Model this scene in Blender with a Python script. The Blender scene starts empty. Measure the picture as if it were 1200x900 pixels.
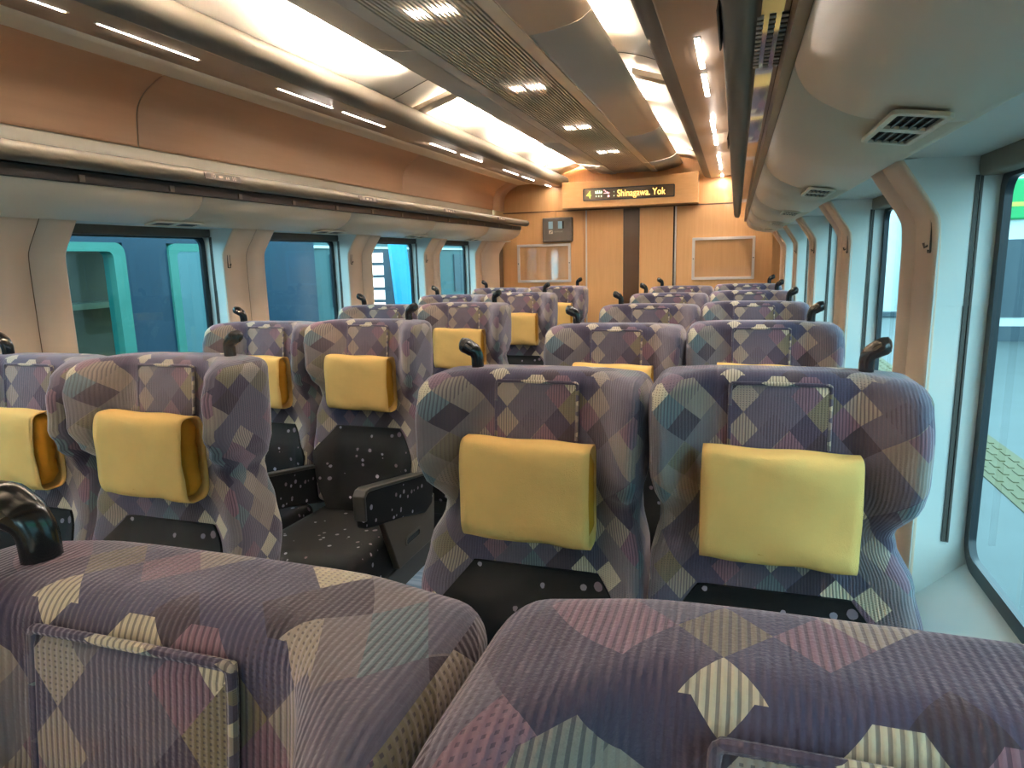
import bpy, bmesh, math, random
from mathutils import Matrix, Vector
random.seed(4)
C = bpy.context.scene.collection
H = 1.38            # eye height over the floor
CX = -0.84          # centre line of the car
sc = bpy.context.scene

# ------------------------------------------------------------------ camera
M = ((0.95053159, 0.03310105, -0.3088592), (0.30964178, -0.18013381, 0.93363471), (-0.0247317, -0.98308501, -0.18147234))
cam = bpy.data.cameras.new('camera'); co = bpy.data.objects.new('camera', cam); C.objects.link(co)
cam.sensor_width = 36; cam.sensor_fit = 'HORIZONTAL'; cam.lens = 793 / 1200 * 36
cam.clip_start = 0.02; cam.clip_end = 200
co.matrix_world = Matrix(((M[0][0], -M[0][1], -M[0][2], 0), (M[1][0], -M[1][1], -M[1][2], 0), (M[2][0], -M[2][1], -M[2][2], H), (0, 0, 0, 1)))
sc.camera = co

# ------------------------------------------------------------------ world, exposure
w = bpy.data.worlds.new('sky'); sc.world = w; w.use_nodes = True
bg = w.node_tree.nodes['Background']; bg.inputs[0].default_value = (0.66, 0.90, 1.0, 1); bg.inputs[1].default_value = 1.45
sc.view_settings.view_transform = 'Standard'; sc.view_settings.look = 'None'
sc.view_settings.gamma = 1; sc.view_settings.use_curve_mapping = False
sc.view_settings.exposure = 1.95
LAMP = 600.0        # hidden ceiling tubes (emission)
LEDS = 60.0

# ------------------------------------------------------------------ material helpers
def lin(r, g, b):
    f = lambda v: (v / 255 / 12.92) if v / 255 <= .04045 else ((v / 255 + .055) / 1.055) ** 2.4
    return (f(r), f(g), f(b), 1)

class NT:
    def __init__(s, name):
        s.m = bpy.data.materials.new(name); s.m.use_nodes = True; s.t = s.m.node_tree; s.n = s.t.nodes
        s.b = s.n['Principled BSDF']; s.out = s.n['Material Output']
    def new(s, k): return s.n.new(k)
    def link(s, a, b): s.t.links.new(a, b)
    def put(s, v, sock):
        if hasattr(v, 'is_output') or isinstance(v, bpy.types.NodeSocket): s.link(v, sock)
        else: sock.default_value = v
    def math(s, op, a, b=0.0, c=None):
        n = s.new('ShaderNodeMath'); n.operation = op; s.put(a, n.inputs[0]); s.put(b, n.inputs[1])
        if c is not None: s.put(c, n.inputs[2])
        return n.outputs[0]
    def mix(s, f, a, b):
        n = s.new('ShaderNodeMix'); n.data_type = 'RGBA'; s.put(f, n.inputs[0]); s.put(a, n.inputs[6]); s.put(b, n.inputs[7]); return n.outputs[2]
    def ramp(s, f, stops, interp='CONSTANT'):
        n = s.new('ShaderNodeValToRGB'); n.color_ramp.interpolation = interp; e = n.color_ramp.elements
        while len(e) < len(stops): e.new(.5)
        for q, (p, c) in zip(e, stops): q.position = p; q.color = c
        s.put(f, n.inputs[0]); return n.outputs[0]
    def uv(s):
        n = s.new('ShaderNodeTexCoord'); sp = s.new('ShaderNodeSeparateXYZ'); s.link(n.outputs['UV'], sp.inputs[0]); return n.outputs['UV'], sp.outputs[0], sp.outputs[1]
    def obj(s):
        n = s.new('ShaderNodeTexCoord'); return n.outputs['Object']
    def noise(s, vec, scale, detail=3, rough=.5):
        n = s.new('ShaderNodeTexNoise'); n.inputs['Scale'].default_value = scale; n.inputs['Detail'].default_value = detail; n.inputs['Roughness'].default_value = rough
        if vec is not None: s.link(vec, n.inputs['Vector'])
        return n.outputs['Fac']
    def mapping(s, vec, scale):
        n = s.new('ShaderNodeMapping'); n.inputs['Scale'].default_value = scale; s.link(vec, n.inputs['Vector']); return n.outputs[0]
    def comb(s, x, y, z=0.0):
        n = s.new('ShaderNodeCombineXYZ'); s.put(x, n.inputs[0]); s.put(y, n.inputs[1]); s.put(z, n.inputs[2]); return n.outputs[0]
    def bump(s, h, strength=.3, dist=.002):
        n = s.new('ShaderNodeBump'); n.inputs['Strength'].default_value = strength; n.inputs['Distance'].default_value = dist
        s.link(h, n.inputs['Height']); s.link(n.outputs[0], s.b.inputs['Normal'])

def simple(name, col, rough=.5, metal=0.0, var=.06, scale=8, spec=.5, stretch=(1, 1, 1), bump=0, coat=0):
    t = NT(name); o = t.mapping(t.obj(), stretch)
    f = t.noise(o, scale)
    d = tuple(c * (1 - var * 2) for c in col[:3]) + (1,); l = tuple(min(1, c * (1 + var * 2)) for c in col[:3]) + (1,)
    t.link(t.mix(f, d, l), t.b.inputs['Base Color'])
    t.b.inputs['Roughness'].default_value = rough; t.b.inputs['Metallic'].default_value = metal; t.b.inputs['Specular IOR Level'].default_value = spec
    t.b.inputs['Coat Weight'].default_value = coat
    if bump: t.bump(t.noise(o, scale * 12), bump)
    return t.m

def emis(name, col, s):
    t = NT(name); e = t.new('ShaderNodeEmission'); e.inputs[0].default_value = col; e.inputs[1].default_value = s
    t.link(e.outputs[0], t.out.inputs[0]); return t.m

def wood(name, c1, c2, stretch, rough=.4):
    t = NT(name); o = t.mapping(t.obj(), stretch)
    f = t.noise(o, 3.0, 6, .6)
    t.link(t.ramp(f, [(.3, c1), (.7, c2)], 'LINEAR'), t.b.inputs['Base Color']); t.b.inputs['Roughness'].default_value = rough
    t.b.inputs['Coat Weight'].default_value = .15
    return t.m

def seat_fabric(name, dx=0.0):
    t = NT(name); uvv, u, v = t.uv()
    def layer(wu, wv, off):
        a = t.math('ADD', t.math('DIVIDE', u, wu), t.math('DIVIDE', v, wv)); b = t.math('SUBTRACT', t.math('DIVIDE', u, wu), t.math('DIVIDE', v, wv))
        a = t.math('ADD', a, off); b = t.math('ADD', b, off * .37)
        ia = t.math('FLOOR', a); ib = t.math('FLOOR', b)
        n = t.new('ShaderNodeTexWhiteNoise'); n.noise_dimensions = '3D'; t.link(t.comb(ia, ib, off), n.inputs['Vector'])
        sp = t.new('ShaderNodeSeparateColor'); t.link(n.outputs['Color'], sp.inputs[0])
        return n.outputs['Value'], sp.outputs[0], sp.outputs[1]
    v1, r1, g1 = layer(.053, .061, 3.0)
    v2, r2, g2 = layer(.106, .122, 11.0)
    base = lin(96, 92, 108); base2 = lin(66, 66, 92); base3 = lin(122, 114, 116)
    big = t.ramp(v2, [(0, base), (.35, base2), (.6, base3), (.74, lin(64, 57, 78)), (.86, lin(150, 138, 126)), (.94, base)])
    small = t.ramp(v1, [(0, base), (.60, lin(220, 208, 178)), (.72, lin(168, 156, 142)), (.82, lin(134, 104, 118)), (.87, lin(104, 126, 132)), (.91, lin(128, 119, 94)), (.955, lin(56, 47, 56))])
    on = t.math('GREATER_THAN', v1, .60)
    col = t.mix(on, big, small)
    # corduroy ribs, strong in some diamonds and faint elsewhere
    rib = t.math('SINE', t.math('MULTIPLY', u, 2 * math.pi / .0052))
    rib01 = t.math('MULTIPLY_ADD', rib, .5, .5)
    strong = t.math('GREATER_THAN', r1, .5)
    dots = t.math('MULTIPLY_ADD', t.math('SINE', t.math('MULTIPLY', v, 2 * math.pi / .0040)), .5, .5)
    dot_on = t.math('GREATER_THAN', g2, .74)
    ribd = t.math('MAXIMUM', rib01, t.math('MULTIPLY', dots, dot_on))
    dark = t.math('MULTIPLY', t.math('LESS_THAN', ribd, .32), t.math('MULTIPLY_ADD', strong, .46, .16))
    col = t.mix(dark, col, lin(48, 40, 58))
    nz = t.noise(t.mapping(t.obj(), (1, 1, 1)), 9, 4)
    col = t.mix(t.math('MULTIPLY', nz, .35), col, lin(122, 110, 120))
    t.link(col, t.b.inputs['Base Color'])
    t.b.inputs['Roughness'].default_value = .85; t.b.inputs['Specular IOR Level'].default_value = .2
    t.b.inputs['Sheen Weight'].default_value = .5; t.b.inputs['Sheen Roughness'].default_value = .45; t.b.inputs['Sheen Tint'].default_value = (.95, .88, 1, 1)
    fine = t.noise(t.obj(), 420, 2)
    t.bump(t.math('ADD', rib01, t.math('MULTIPLY', fine, .9)), .5, .0014)
    return t.m

def dotted(name):
    t = NT(name); uvv, u, v = t.uv()
    vo = t.new('ShaderNodeTexVoronoi'); vo.inputs['Scale'].default_value = 36; vo.inputs['Randomness'].default_value = .85; t.link(uvv, vo.inputs['Vector'])
    sp = t.new('ShaderNodeSeparateColor'); t.link(vo.outputs['Color'], sp.inputs[0])
    wob = t.math('MULTIPLY', t.noise(uvv, 160, 2), .08)
    r = t.math('MULTIPLY', t.math('SUBTRACT', sp.outputs[0], .18), .46)
    m = t.math('LESS_THAN', t.math('ADD', vo.outputs['Distance'], wob), r)
    t.link(t.mix(m, lin(15, 15, 18), t.mix(sp.outputs[1], lin(150, 150, 165), lin(112, 92, 100))), t.b.inputs['Base Color'])
    t.b.inputs['Roughness'].default_value = .7; t.b.inputs['Specular IOR Level'].default_value = .22
    t.bump(t.noise(uvv, 500, 2), .25, .001)
    return t.m

FAB = seat_fabric('patchwork_velour'); DOT = dotted('black_dotted_fabric')
def yellow(name, col):
    t = NT(name); o = t.obj(); f = t.noise(o, 14, 4)
    t.link(t.mix(f, tuple(c * .86 for c in col[:3]) + (1,), col), t.b.inputs['Base Color']); t.b.inputs['Roughness'].default_value = .75; t.b.inputs['Specular IOR Level'].default_value = .25
    t.bump(t.math('ADD', t.math('MULTIPLY', t.noise(o, 22, 3), 3), t.noise(o, 600, 1)), .35, .003)
    return t.m
YEL = yellow('yellow_cover_cloth', lin(255, 206, 124)); ORG = yellow('orange_pillow_cloth', lin(222, 150, 40))
BLK = simple('gloss_black_plastic', (.012, .011, .012, 1), .18, spec=.6); BLKM = simple('matt_black_plastic', (.03, .027, .024, 1), .45)
BRNP = simple('dark_brown_plastic', lin(70, 58, 46), .4)
CREAM = simple('cream_panel', lin(226, 212, 190), .42, var=.02); PEACH = simple('peach_pillar_panel', lin(226, 202, 178), .5, var=.03)
PALE = simple('pale_wall_panel', lin(212, 218, 214), .45, var=.02); WHITE = simple('white_ceiling_panel', lin(236, 228, 214), .55, var=.02)
SILV = simple('brushed_silver', lin(214, 202, 182), .36, .35, .05, 6, stretch=(40, 1, 40)); BRT = simple('bright_cream_metal', lin(246, 234, 210), .35, .05, .02, 5)
TUBE = simple('grey_anodised_rail', lin(112, 109, 102), .58, .2, .03)
CPAN = simple('bronze_grey_ceiling_metal', lin(200, 188, 172), .42, .12, .03, 4); VAL = simple('beige_gloss_valance', lin(170, 150, 130), .40, .2, .03, 3)
SLAT = simple('grille_slat_metal', lin(226, 212, 192), .35, .4); DARK = simple('dark_void', lin(34, 28, 24), .8)
WOOD = wood('rack_back_wood', lin(226, 176, 136), lin(233, 186, 146), (3, .6, 9)); WOODE = wood('end_wall_wood', lin(218, 166, 108), lin(226, 176, 120), (30, 30, 1.2), .45)
WOODH = wood('header_wood', lin(220, 170, 112), lin(228, 180, 124), (3, 30, 20), .4)
STRIPE = simple('dark_brown_door_strip', lin(66, 44, 26), .35); CHROME = simple('bright_aluminium', lin(222, 216, 208), .3, .35, .03)
RECESS = simple('brown_recess', lin(104, 80, 58), .6); BROWN = simple('brown_trim', lin(112, 82, 56), .3)
FRM = simple('black_window_rubber', lin(24, 34, 42), .3)
GRYB = simple('charcoal_box_plastic', lin(78, 72, 66), .55)
def glassmat(name, tint, refl=1.0, rough=0.0):
    t = NT(name); tr = t.new('ShaderNodeBsdfTransparent'); tr.inputs[0].default_value = tint
    gl = t.new('ShaderNodeBsdfGlossy'); gl.inputs['Roughness'].default_value = rough; gl.inputs[0].default_value = (1, 1, 1, 1)
    fr = t.new('ShaderNodeLayerWeight'); fr.inputs[0].default_value = .5
    nz = t.noise(t.obj(), .8, 1); f = t.math('MULTIPLY', t.math('MULTIPLY_ADD', t.math('POWER', fr.outputs['Facing'], 5.0), refl * .8, refl * .08), t.math('MULTIPLY_ADD', nz, .1, .95))
    mx = t.new('ShaderNodeMixShader'); t.link(f, mx.inputs[0]); t.link(tr.outputs[0], mx.inputs[1]); t.link(gl.outputs[0], mx.inputs[2]); t.link(mx.outputs[0], t.out.inputs[0])
    return t.m
GLASS = glassmat('tinted_window_glass', (.66, .92, .97, 1), .35); ACR = glassmat('clear_acrylic', (.93, .93, .93, 1), 1.6, .06)
SMOKE = simple('smoked_shelf_glass', lin(30, 22, 18), .07, 0, .02, spec=1.0, coat=1.0)

# ------------------------------------------------------------------ mesh helpers
def mk(name, verts, faces, mat, parent=None, smooth=False, uvs=None, solid=0, angle=40, bevel=0, mats=None):
    me = bpy.data.meshes.new(name); me.from_pydata([tuple(v) for v in verts], [], faces)
    bm = bmesh.new(); bm.from_mesh(me)
    if uvs is None: bmesh.ops.remove_doubles(bm, verts=bm.verts, dist=1e-6)
    bmesh.ops.recalc_face_normals(bm, faces=bm.faces); bm.to_mesh(me); bm.free()
    me.materials.append(mat)
    if uvs:
        l = me.uv_layers.new(name='UVMap')
        for p in me.polygons:
            for li in p.loop_indices:
                l.data[li].uv = uvs(me.vertices[me.loops[li].vertex_index].co, p)
    o = bpy.data.objects.new(name, me); C.objects.link(o)
    if parent is not None: o.parent = parent
    if smooth:
        for p in me.polygons: p.use_smooth = True
        me.set_sharp_from_angle(angle=math.radians(angle))
    if solid:
        s = o.modifiers.new('solid', 'SOLIDIFY'); s.thickness = solid; s.offset = 0
    if bevel:
        b = o.modifiers.new('bev', 'BEVEL'); b.width = bevel; b.segments = 3; b.limit_method = 'ANGLE'
    return o

def box(V, F, x0, x1, y0, y1, z0, z1):
    n = len(V); V += [(x, y, z) for z in (z0, z1) for y in (y0, y1) for x in (x0, x1)]
    F += [[n + i for i in f] for f in ((0, 1, 3, 2), (4, 6, 7, 5), (0, 4, 5, 1), (2, 3, 7, 6), (0, 2, 6, 4), (1, 5, 7, 3))]

def bxo(name, mat, parent, *b, bevel=0, uvs=None):
    V, F = [], []
    bb = b if isinstance(b[0], (tuple, list)) else (b,)
    for q in bb: box(V, F, *q)
    return mk(name, V, F, mat, parent, bevel=bevel, uvs=uvs, smooth=bool(bevel))

def bxs(name, mat, parent, *bb, bevel=0):
    for q in bb: bxo(name, mat, parent, *q, bevel=bevel)

def prof(name, pts, y0, y1, mat, side, parent=None, solid=.004, closed=False, smooth=True, ny=1, ox=0, oy=0):
    """profile of (distance from the centre line, height rel. to the eye) swept along the car"""
    V, F = [], []; n = len(pts)
    for k in range(ny + 1):
        y = y0 + (y1 - y0) * k / ny
        for d, z in pts: V.append((CX + side * d - ox, y - oy, z + H))
    for k in range(ny):
        for i in range(n if closed else n - 1):
            j = (i + 1) % n; F.append([k * n + i, k * n + j, (k + 1) * n + j, (k + 1) * n + i])
    if closed: F.append(list(range(n))); F.append([ny * n + i for i in range(n)])
    return mk(name, V, F, mat, parent, smooth=smooth, solid=0 if closed else solid, angle=50)

def smoothpts(pts, n=5):
    out = []; m = len(pts)
    for i in range(m - 1):
        p0, p1, p2, p3 = pts[max(i - 1, 0)], pts[i], pts[i + 1], pts[min(i + 2, m - 1)]
        for k in range(n):
            t = k / n
            out.append(tuple(.5 * ((2 * p1[q]) + (-p0[q] + p2[q]) * t + (2 * p0[q] - 5 * p1[q] + 4 * p2[q] - p3[q]) * t * t + (-p0[q] + 3 * p1[q] - 3 * p2[q] + p3[q]) * t ** 3) for q in range(len(p1))))
    out.append(tuple(pts[-1])); return out

def rrect(a0, a1, b0, b1, r, n=6):
    P = []
    for (ca, cb, s) in ((a1 - r, b1 - r, 0), (a0 + r, b1 - r, 1), (a0 + r, b0 + r, 2), (a1 - r, b0 + r, 3)):
        for k in range(n + 1):
            t = math.pi / 2 * (s + k / n); P.append((ca + r * math.cos(t), cb + r * math.sin(t)))
    return P

def ring(outer, inner, f0, f1):
    """ring between two loops of equal length, thick from f0 to f1 (functions of (a, b) -> xyz)"""
    V, F = [], []; n = len(outer)
    for L, f in ((outer, f0), (inner, f0), (inner, f1), (outer, f1)): V += [f(*p) for p in L]
    for q in range(4):
        r = (q + 1) % 4
        for i in range(n):
            j = (i + 1) % n; F.append([q * n + i, q * n + j, r * n + j, r * n + i])
    return V, F

def tube(path, rad, n=12, cap=True, flat=1.0):
    V, F = [], []; m = len(path)
    for i, p in enumerate(path):
        p = Vector(p); a = Vector(path[max(i - 1, 0)]); b = Vector(path[min(i + 1, m - 1)]); d = (b - a).normalized()
        s = Vector((0, 1, 0)) if abs(d.y) < .9 else Vector((1, 0, 0)); u = d.cross(s).normalized(); v = d.cross(u).normalized()
        r = rad[i] if isinstance(rad, (list, tuple)) else rad
        for k in range(n):
            t = 2 * math.pi * k / n; V.append(p + u * r * math.cos(t) + v * r * flat * math.sin(t))
    for i in range(m - 1):
        for k in range(n): F.append([i * n + k, i * n + (k + 1) % n, (i + 1) * n + (k + 1) % n, (i + 1) * n + k])
    if cap: F.append(list(range(n))); F.append([(m - 1) * n + k for k in range(n)])
    return V, F

def empty(name, loc=(0, 0, 0), parent=None):
    o = bpy.data.objects.new(name, None); C.objects.link(o); o.location = loc; o.empty_display_size = .05
    if parent is not None: o.parent = parent
    return o
def tag(o, label=None, cat=None, group=None, kind=None):
    if label: o['label'] = label
    if cat: o['category'] = cat
    if group: o['group'] = group
    if kind: o['kind'] = kind
    return o
def st(o): o['kind'] = 'structure'; return o
def copy_tree(o, parent=None):
    c = o.copy(); C.objects.link(c)
    if parent is not None: c.parent = parent
    for ch in list(o.children): copy_tree(ch, c)
    return c
def text_mesh(name, s, size, mat, parent, loc, rot, sx=1.0, ext=.0006):
    cu = bpy.data.curves.new(name, 'FONT'); cu.body = s; cu.size = size; cu.extrude = ext; cu.align_x = 'CENTER'; cu.align_y = 'CENTER'
    t = bpy.data.objects.new(name, cu); C.objects.link(t); bpy.context.view_layer.update()
    me = bpy.data.meshes.new_from_object(t.evaluated_get(bpy.context.evaluated_depsgraph_get())); bpy.data.objects.remove(t)
    me.materials.clear(); me.materials.append(mat)
    o = bpy.data.objects.new(name, me); C.objects.link(o); o.parent = parent; o.location = loc; o.rotation_euler = rot; o.scale = (sx, 1, 1)
    return o

# ================================================================== SETTING
YB, YE = -2.3, 5.94
# floor with soft bands
t = NT('blue_grey_floor'); o_ = t.obj(); wv = t.noise(t.mapping(o_, (.6, 14, 1)), 1.6, 3)
t.link(t.ramp(wv, [(.38, lin(120, 150, 178)), (.5, lin(176, 196, 214)), (.62, lin(140, 168, 194))], 'LINEAR'), t.b.inputs['Base Color']); t.b.inputs['Roughness'].default_value = .35
FLOORM = t.m
st(bxo('floor', FLOORM, None, CX - 1.3, CX + 1.3, YB, YE + .1, -.05, 0))
# bays
PIL = smoothpts([(1.174, -1.38), (1.172, -.6), (1.172, -.1), (1.170, .03), (1.161, .065), (1.140, .098), (1.104, .1515)], 4)
WN = 0; TN = 0; hooks = []
OPEN0, OPEN1 = .668, 1.370
for side, sn in ((-1, 'left'), (1, 'right')):
    X = lambda d: CX + side * d
    V, F = [], []
    def quad(*p):
        n = len(V); V.extend(p); F.append(list(range(n, n + 4)))
    for n in range(-3, 5):
        oy = .96 * n; a, b = OPEN0 + oy, OPEN1 + oy
        ia, ib = a - .002, b + .002
        # reveals, near and far
        for (y0, y1) in ((a, ia), (b, ib)):
            quad((X(1.172), y0, H - .66), (X(1.26), y1, H - .578), (X(1.26), y1, H + .16), (X(1.172), y0, H + .16))
        # cheeks that close the bent pillar heads
        for yy in (a, b):
            ck = [(X(d + .002), yy, z + H) for d, z in PIL if z > -.12] + [(X(1.26), yy, H + .158), (X(1.26), yy, H - .10)]
            k = len(V); V.extend(ck); F.append(list(range(k, k + len(ck))))
        # lower wall, sill
        quad((X(1.172), a, 0), (X(1.172), b, 0), (X(1.172), b, H - .66), (X(1.172), a, H - .66))
        quad((X(1.172), a, H - .66), (X(1.172), b, H - .66), (X(1.262), ib, H - .576), (X(1.262), ia, H - .576))
        # plane round the glass
        out = []; inn = rrect(ia + .02, ib - .02, H - .55, H + .12, .04)
        cy, cz = (ia + ib) / 2, H - .2
        for (p, q) in inn:
            ty = (p - cy) / (ib - ia) * 2; tz = (q - cz) / .8 * 2; s = max(abs(ty), abs(tz)); out.append((cy + ty / s * (ib - ia) / 2, cz + tz / s * .41))
        f = lambda p, q: (X(1.262), p, q)
        rv, rf = ring(out, inn, f, lambda p, q: (X(1.266), p, q)); k = len(V); V.extend(rv); F.extend([[k + i for i in g] for g in rf])
        # window
        WN += 1
        wr = empty('window_%d' % WN, (X(1.26), (a + b) / 2, H - .57)); st(wr)
        ox, oyy, oz = wr.location
        loc = lambda d, p, q: (X(d) - ox, p - oyy, q - oz)
        fo = rrect(ia + .002, ib - .002, H - .572, H + .138, .05); fi = rrect(ia + .026, ib - .026, H - .546, H + .112, .030)
        v_, f_ = ring(fo, fi, lambda p, q: loc(1.256, p, q), lambda p, q: loc(1.268, p, q)); mk('window_frame', v_, f_, FRM, wr, smooth=True, angle=30)
        v_ = [loc(1.262, p, q) for p, q in fi]; mk('glass_pane', v_, [list(range(len(v_)))], GLASS, wr)
        # shade box over the glass
        pr = rrect(1.17, 1.262, .118, .158, .016, 4)
        v_, f_ = [], []
        for y in (a + .004, b - .004): v_ += [(X(d) - ox, y - oyy, z + H - oz) for d, z in pr]
        m = len(pr)
        f_ = [[i, (i + 1) % m, m + (i + 1) % m, m + i] for i in range(m)] + [list(range(m)), list(range(m, 2 * m))]
        pr2 = [(1.222 + (d - 1.17) * .42, z + .0) for d, z in pr]
        v_ = []
        for y in (ia + .005, ib - .005): v_ += [(X(d) - ox, y - oyy, z + H - oz) for d, z in pr2]
        mk('shade_box', v_, f_, GRYB if side < 0 else simple('khaki_shade_box', lin(120, 114, 98), .5) if n == -3 else bpy.data.materials['khaki_shade_box'], wr, smooth=True)
        # curtain rail grooves on both reveals
        for (y0, y1, sg) in ((a, ia, 1), (b, ib, -1)):
            def P(tt, lift): return (1.172 + .084 * tt, y0 + (y1 - y0) * tt + sg * lift)
            for (t0, t1, mt, nm, l0) in ((.56, .63, GRYB, 'curtain_groove', .0045), (.65, .69, GRYB, 'curtain_rail', .0065)):
                (d0, ya), (d1, yb) = P(t0, l0), P(t1, l0); (e0, yc), (e1, yd) = P(t0, -.002), P(t1, -.002)
                v_ = [loc(d, y, z) for z in (H - .535, H + .12) for d, y in ((d0, ya), (d1, yb), (e1, yd), (e0, yc))]
                mk(nm, v_, [[0, 1, 5, 4], [1, 2, 6, 5], [2, 3, 7, 6], [3, 0, 4, 7], [0, 1, 2, 3], [4, 5, 6, 7]], mt, wr)
        # pillar after this bay
        y0, y1 = b, (OPEN0 + oy + .96 if n < 4 else 5.80)
        seam = b + .135
        for (p0, p1, cyl) in ((y0, seam - .0022, 0), (seam + .0022, y1, 1)):
            TN += 1; pts = PIL; v_, f_ = [], []
            r = .018
            # rounded vertical edge towards the window
            ys = [(p0, .008), (p0 + .002, .003), (p0 + .009, 0), (p1, 0)] if not cyl else [(p0, 0), (p1 - .009, 0), (p1 - .002, .003), (p1, .008)]
            for (yy, dd) in ys: v_ += [(X(d + dd - .0025), yy, z + H) for d, z in pts]
            m = len(pts)
            for q in range(len(ys) - 1):
                for i in range(m - 1): f_.append([q * m + i, q * m + i + 1, (q + 1) * m + i + 1, (q + 1) * m + i])
            st(mk('trim_%d' % TN, v_, f_, PEACH, None, smooth=True, solid=.005, angle=60))
        quad((X(1.178), y0, 0), (X(1.178), y1, 0), (X(1.178), y1, H + .16), (X(1.178), y0, H + .16))
        TN += 1; st(mk('trim_%d' % TN, [(X(d - .0032), yy, z + H) for yy in (seam - .0022, seam + .0022) for d, z in PIL], [[i, i + 1, len(PIL) + i + 1, len(PIL) + i] for i in range(len(PIL) - 1)], RECESS, None))
        hooks.append((side, n, b + .024))
    # rest of the wall: outer skin and the strip above the windows
    quad((X(1.272), YB, 0), (X(1.272), YE, 0), (X(1.272), YE, H - .6), (X(1.272), YB, H - .6))
    quad((X(1.272), YB, H + .15), (X(1.272), YE, H + .15), (X(1.272), YE, H + .98), (X(1.272), YB, H + .98))
    quad((X(1.272), YB, H + .15), (X(1.272), YE, H + .15), (X(1.102), YE, H + .156), (X(1.102), YB, H + .156))
    quad((X(1.172), YB, 0), (X(1.172), OPEN0 - .96 * 3, 0), (X(1.172), OPEN0 - .96 * 3, H + .16), (X(1.172), YB, H + .16))
    for n in range(-3, 5):
        b = OPEN1 + .96 * n + .004; a2 = (OPEN0 + .96 * (n + 1) - .004) if n < 4 else YE
        quad((X(1.272), b, H - .6), (X(1.272), a2, H - .6), (X(1.272), a2, H + .16), (X(1.272), b, H + .16))
    st(mk('wall_' + sn, V, F, PALE, None, solid=.003))
    # brown recess at the end of the wall
    TN += 1; st(bxo('trim_%d' % TN, RECESS, None, *sorted((X(1.18), X(1.27))), 5.79, 5.94, 0, H + .16))
    # wood back of the rack, three joined panels
    WP = smoothpts([(1.162, .417), (1.158, .48), (1.152, .53), (1.138, .562), (1.11, .592), (1.065, .62), (1.017, .643)], 4)
    for (y0, y1) in ((YB, -.047), (-.041, 1.953), (1.959, 3.958), (3.964, 5.648), (5.656, YE)):
        TN += 1; st(prof('trim_%d' % TN, WP, y0, y1, WOOD, side))
    TN += 1; st(prof('trim_%d' % TN, [(1.172, .30), (1.164, .41), (1.17, .418)], YB, 5.64, BRT, side))
    TN += 1; st(prof('trim_%d' % TN, [(1.03, .641), (1.015, .6425), (.95, .6475), (.90, .648)], YB, YE, BRT, side))
    VP = smoothpts([(.90, .648), (.86, .640), (.80, .625), (.71, .6135), (.66, .6105), (.625, .611)], 4)
    TN += 1; st(prof('trim_%d' % TN, VP, YB, YE, VAL, side))
    TP = smoothpts([(.627, .611), (.605, .612), (.583, .620), (.567, .635), (.562, .652), (.566, .672), (.58, .684)], 4)
    TN += 1; st(prof('trim_%d' % TN, TP, YB, YE, TUBE, side))

# ceiling
CP = smoothpts([(.78, .66), (.70, .685), (.62, .712), (.54, .742), (.46, .772), (.38, .793), (.30, .803)], 3)
V, F = [], []
for side in (-1, 1):
    n0 = len(V); m = len(CP)
    for y in (YB, YE):
        V += [(CX + side * d, y, z + H) for d, z in CP]
    F += [[n0 + i, n0 + i + 1, n0 + m + i + 1, n0 + m + i] for i in range(m - 1)]
n0 = len(V); V += [(CX - .30, YB, H + .803), (CX + .30, YB, H + .803), (CX + .30, YE, H + .803), (CX - .30, YE, H + .803)]; F.append([n0, n0 + 1, n0 + 2, n0 + 3])
n0 = len(V); V += [(CX - 1.31, YB, H + .98), (CX + 1.31, YB, H + .98), (CX + 1.31, YE, H + .98), (CX - 1.31, YE, H + .98)]; F.append([n0, n0 + 1, n0 + 2, n0 + 3])
st(mk('ceiling', V, F, WHITE, None, smooth=True, solid=.004, angle=60))
# thin dark seams of the lit ceiling panels
for y in (2.85, 5.35):
    for side in (-1, 1):
        TN += 1; st(prof('trim_%d' % TN, [(d, z - .004) for d, z in CP[2:]], y, y + (.004 if y < 5 else .012), BRNP, side, solid=.002))
# centre ceiling panel with raised lips, in lengths
for side in (-1, 1):
    for (y0, y1) in ((YB, .196), (.2, 2.196), (2.2, 4.196), (4.2, 5.335), (5.35, YE)):
        TN += 1; st(prof('trim_%d' % TN, smoothpts([(.196, .690), (.25, .694), (.30, .702), (.34, .711), (.356, .716), (.372, .724), (.398, .744)], 3), y0, y1, CPAN, side))
    for (y0, y1) in ((YB, 1.7), (1.703, 3.7), (3.703, 5.335), (5.35, YE)):
        TN += 1; st(prof('trim_%d' % TN, [(.150, .7), (.150, .688), (.193, .686), (.193, .696)], y0, y1, SLAT if side > 0 else CPAN, side, smooth=False))
TN += 1; st(bxo('trim_%d' % TN, DARK, None, CX - .2, CX + .2, YB, YE, H + .712, H + .72))
TN += 1; st(bxo('trim_%d' % TN, DARK, None, (CX - .215, CX - .20, YB, YE, H + .70, H + .80), (CX + .20, CX + .215, YB, YE, H + .70, H + .80)))  # added light baffle, unseen: walls stop left tubes lighting the right ceiling
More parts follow.
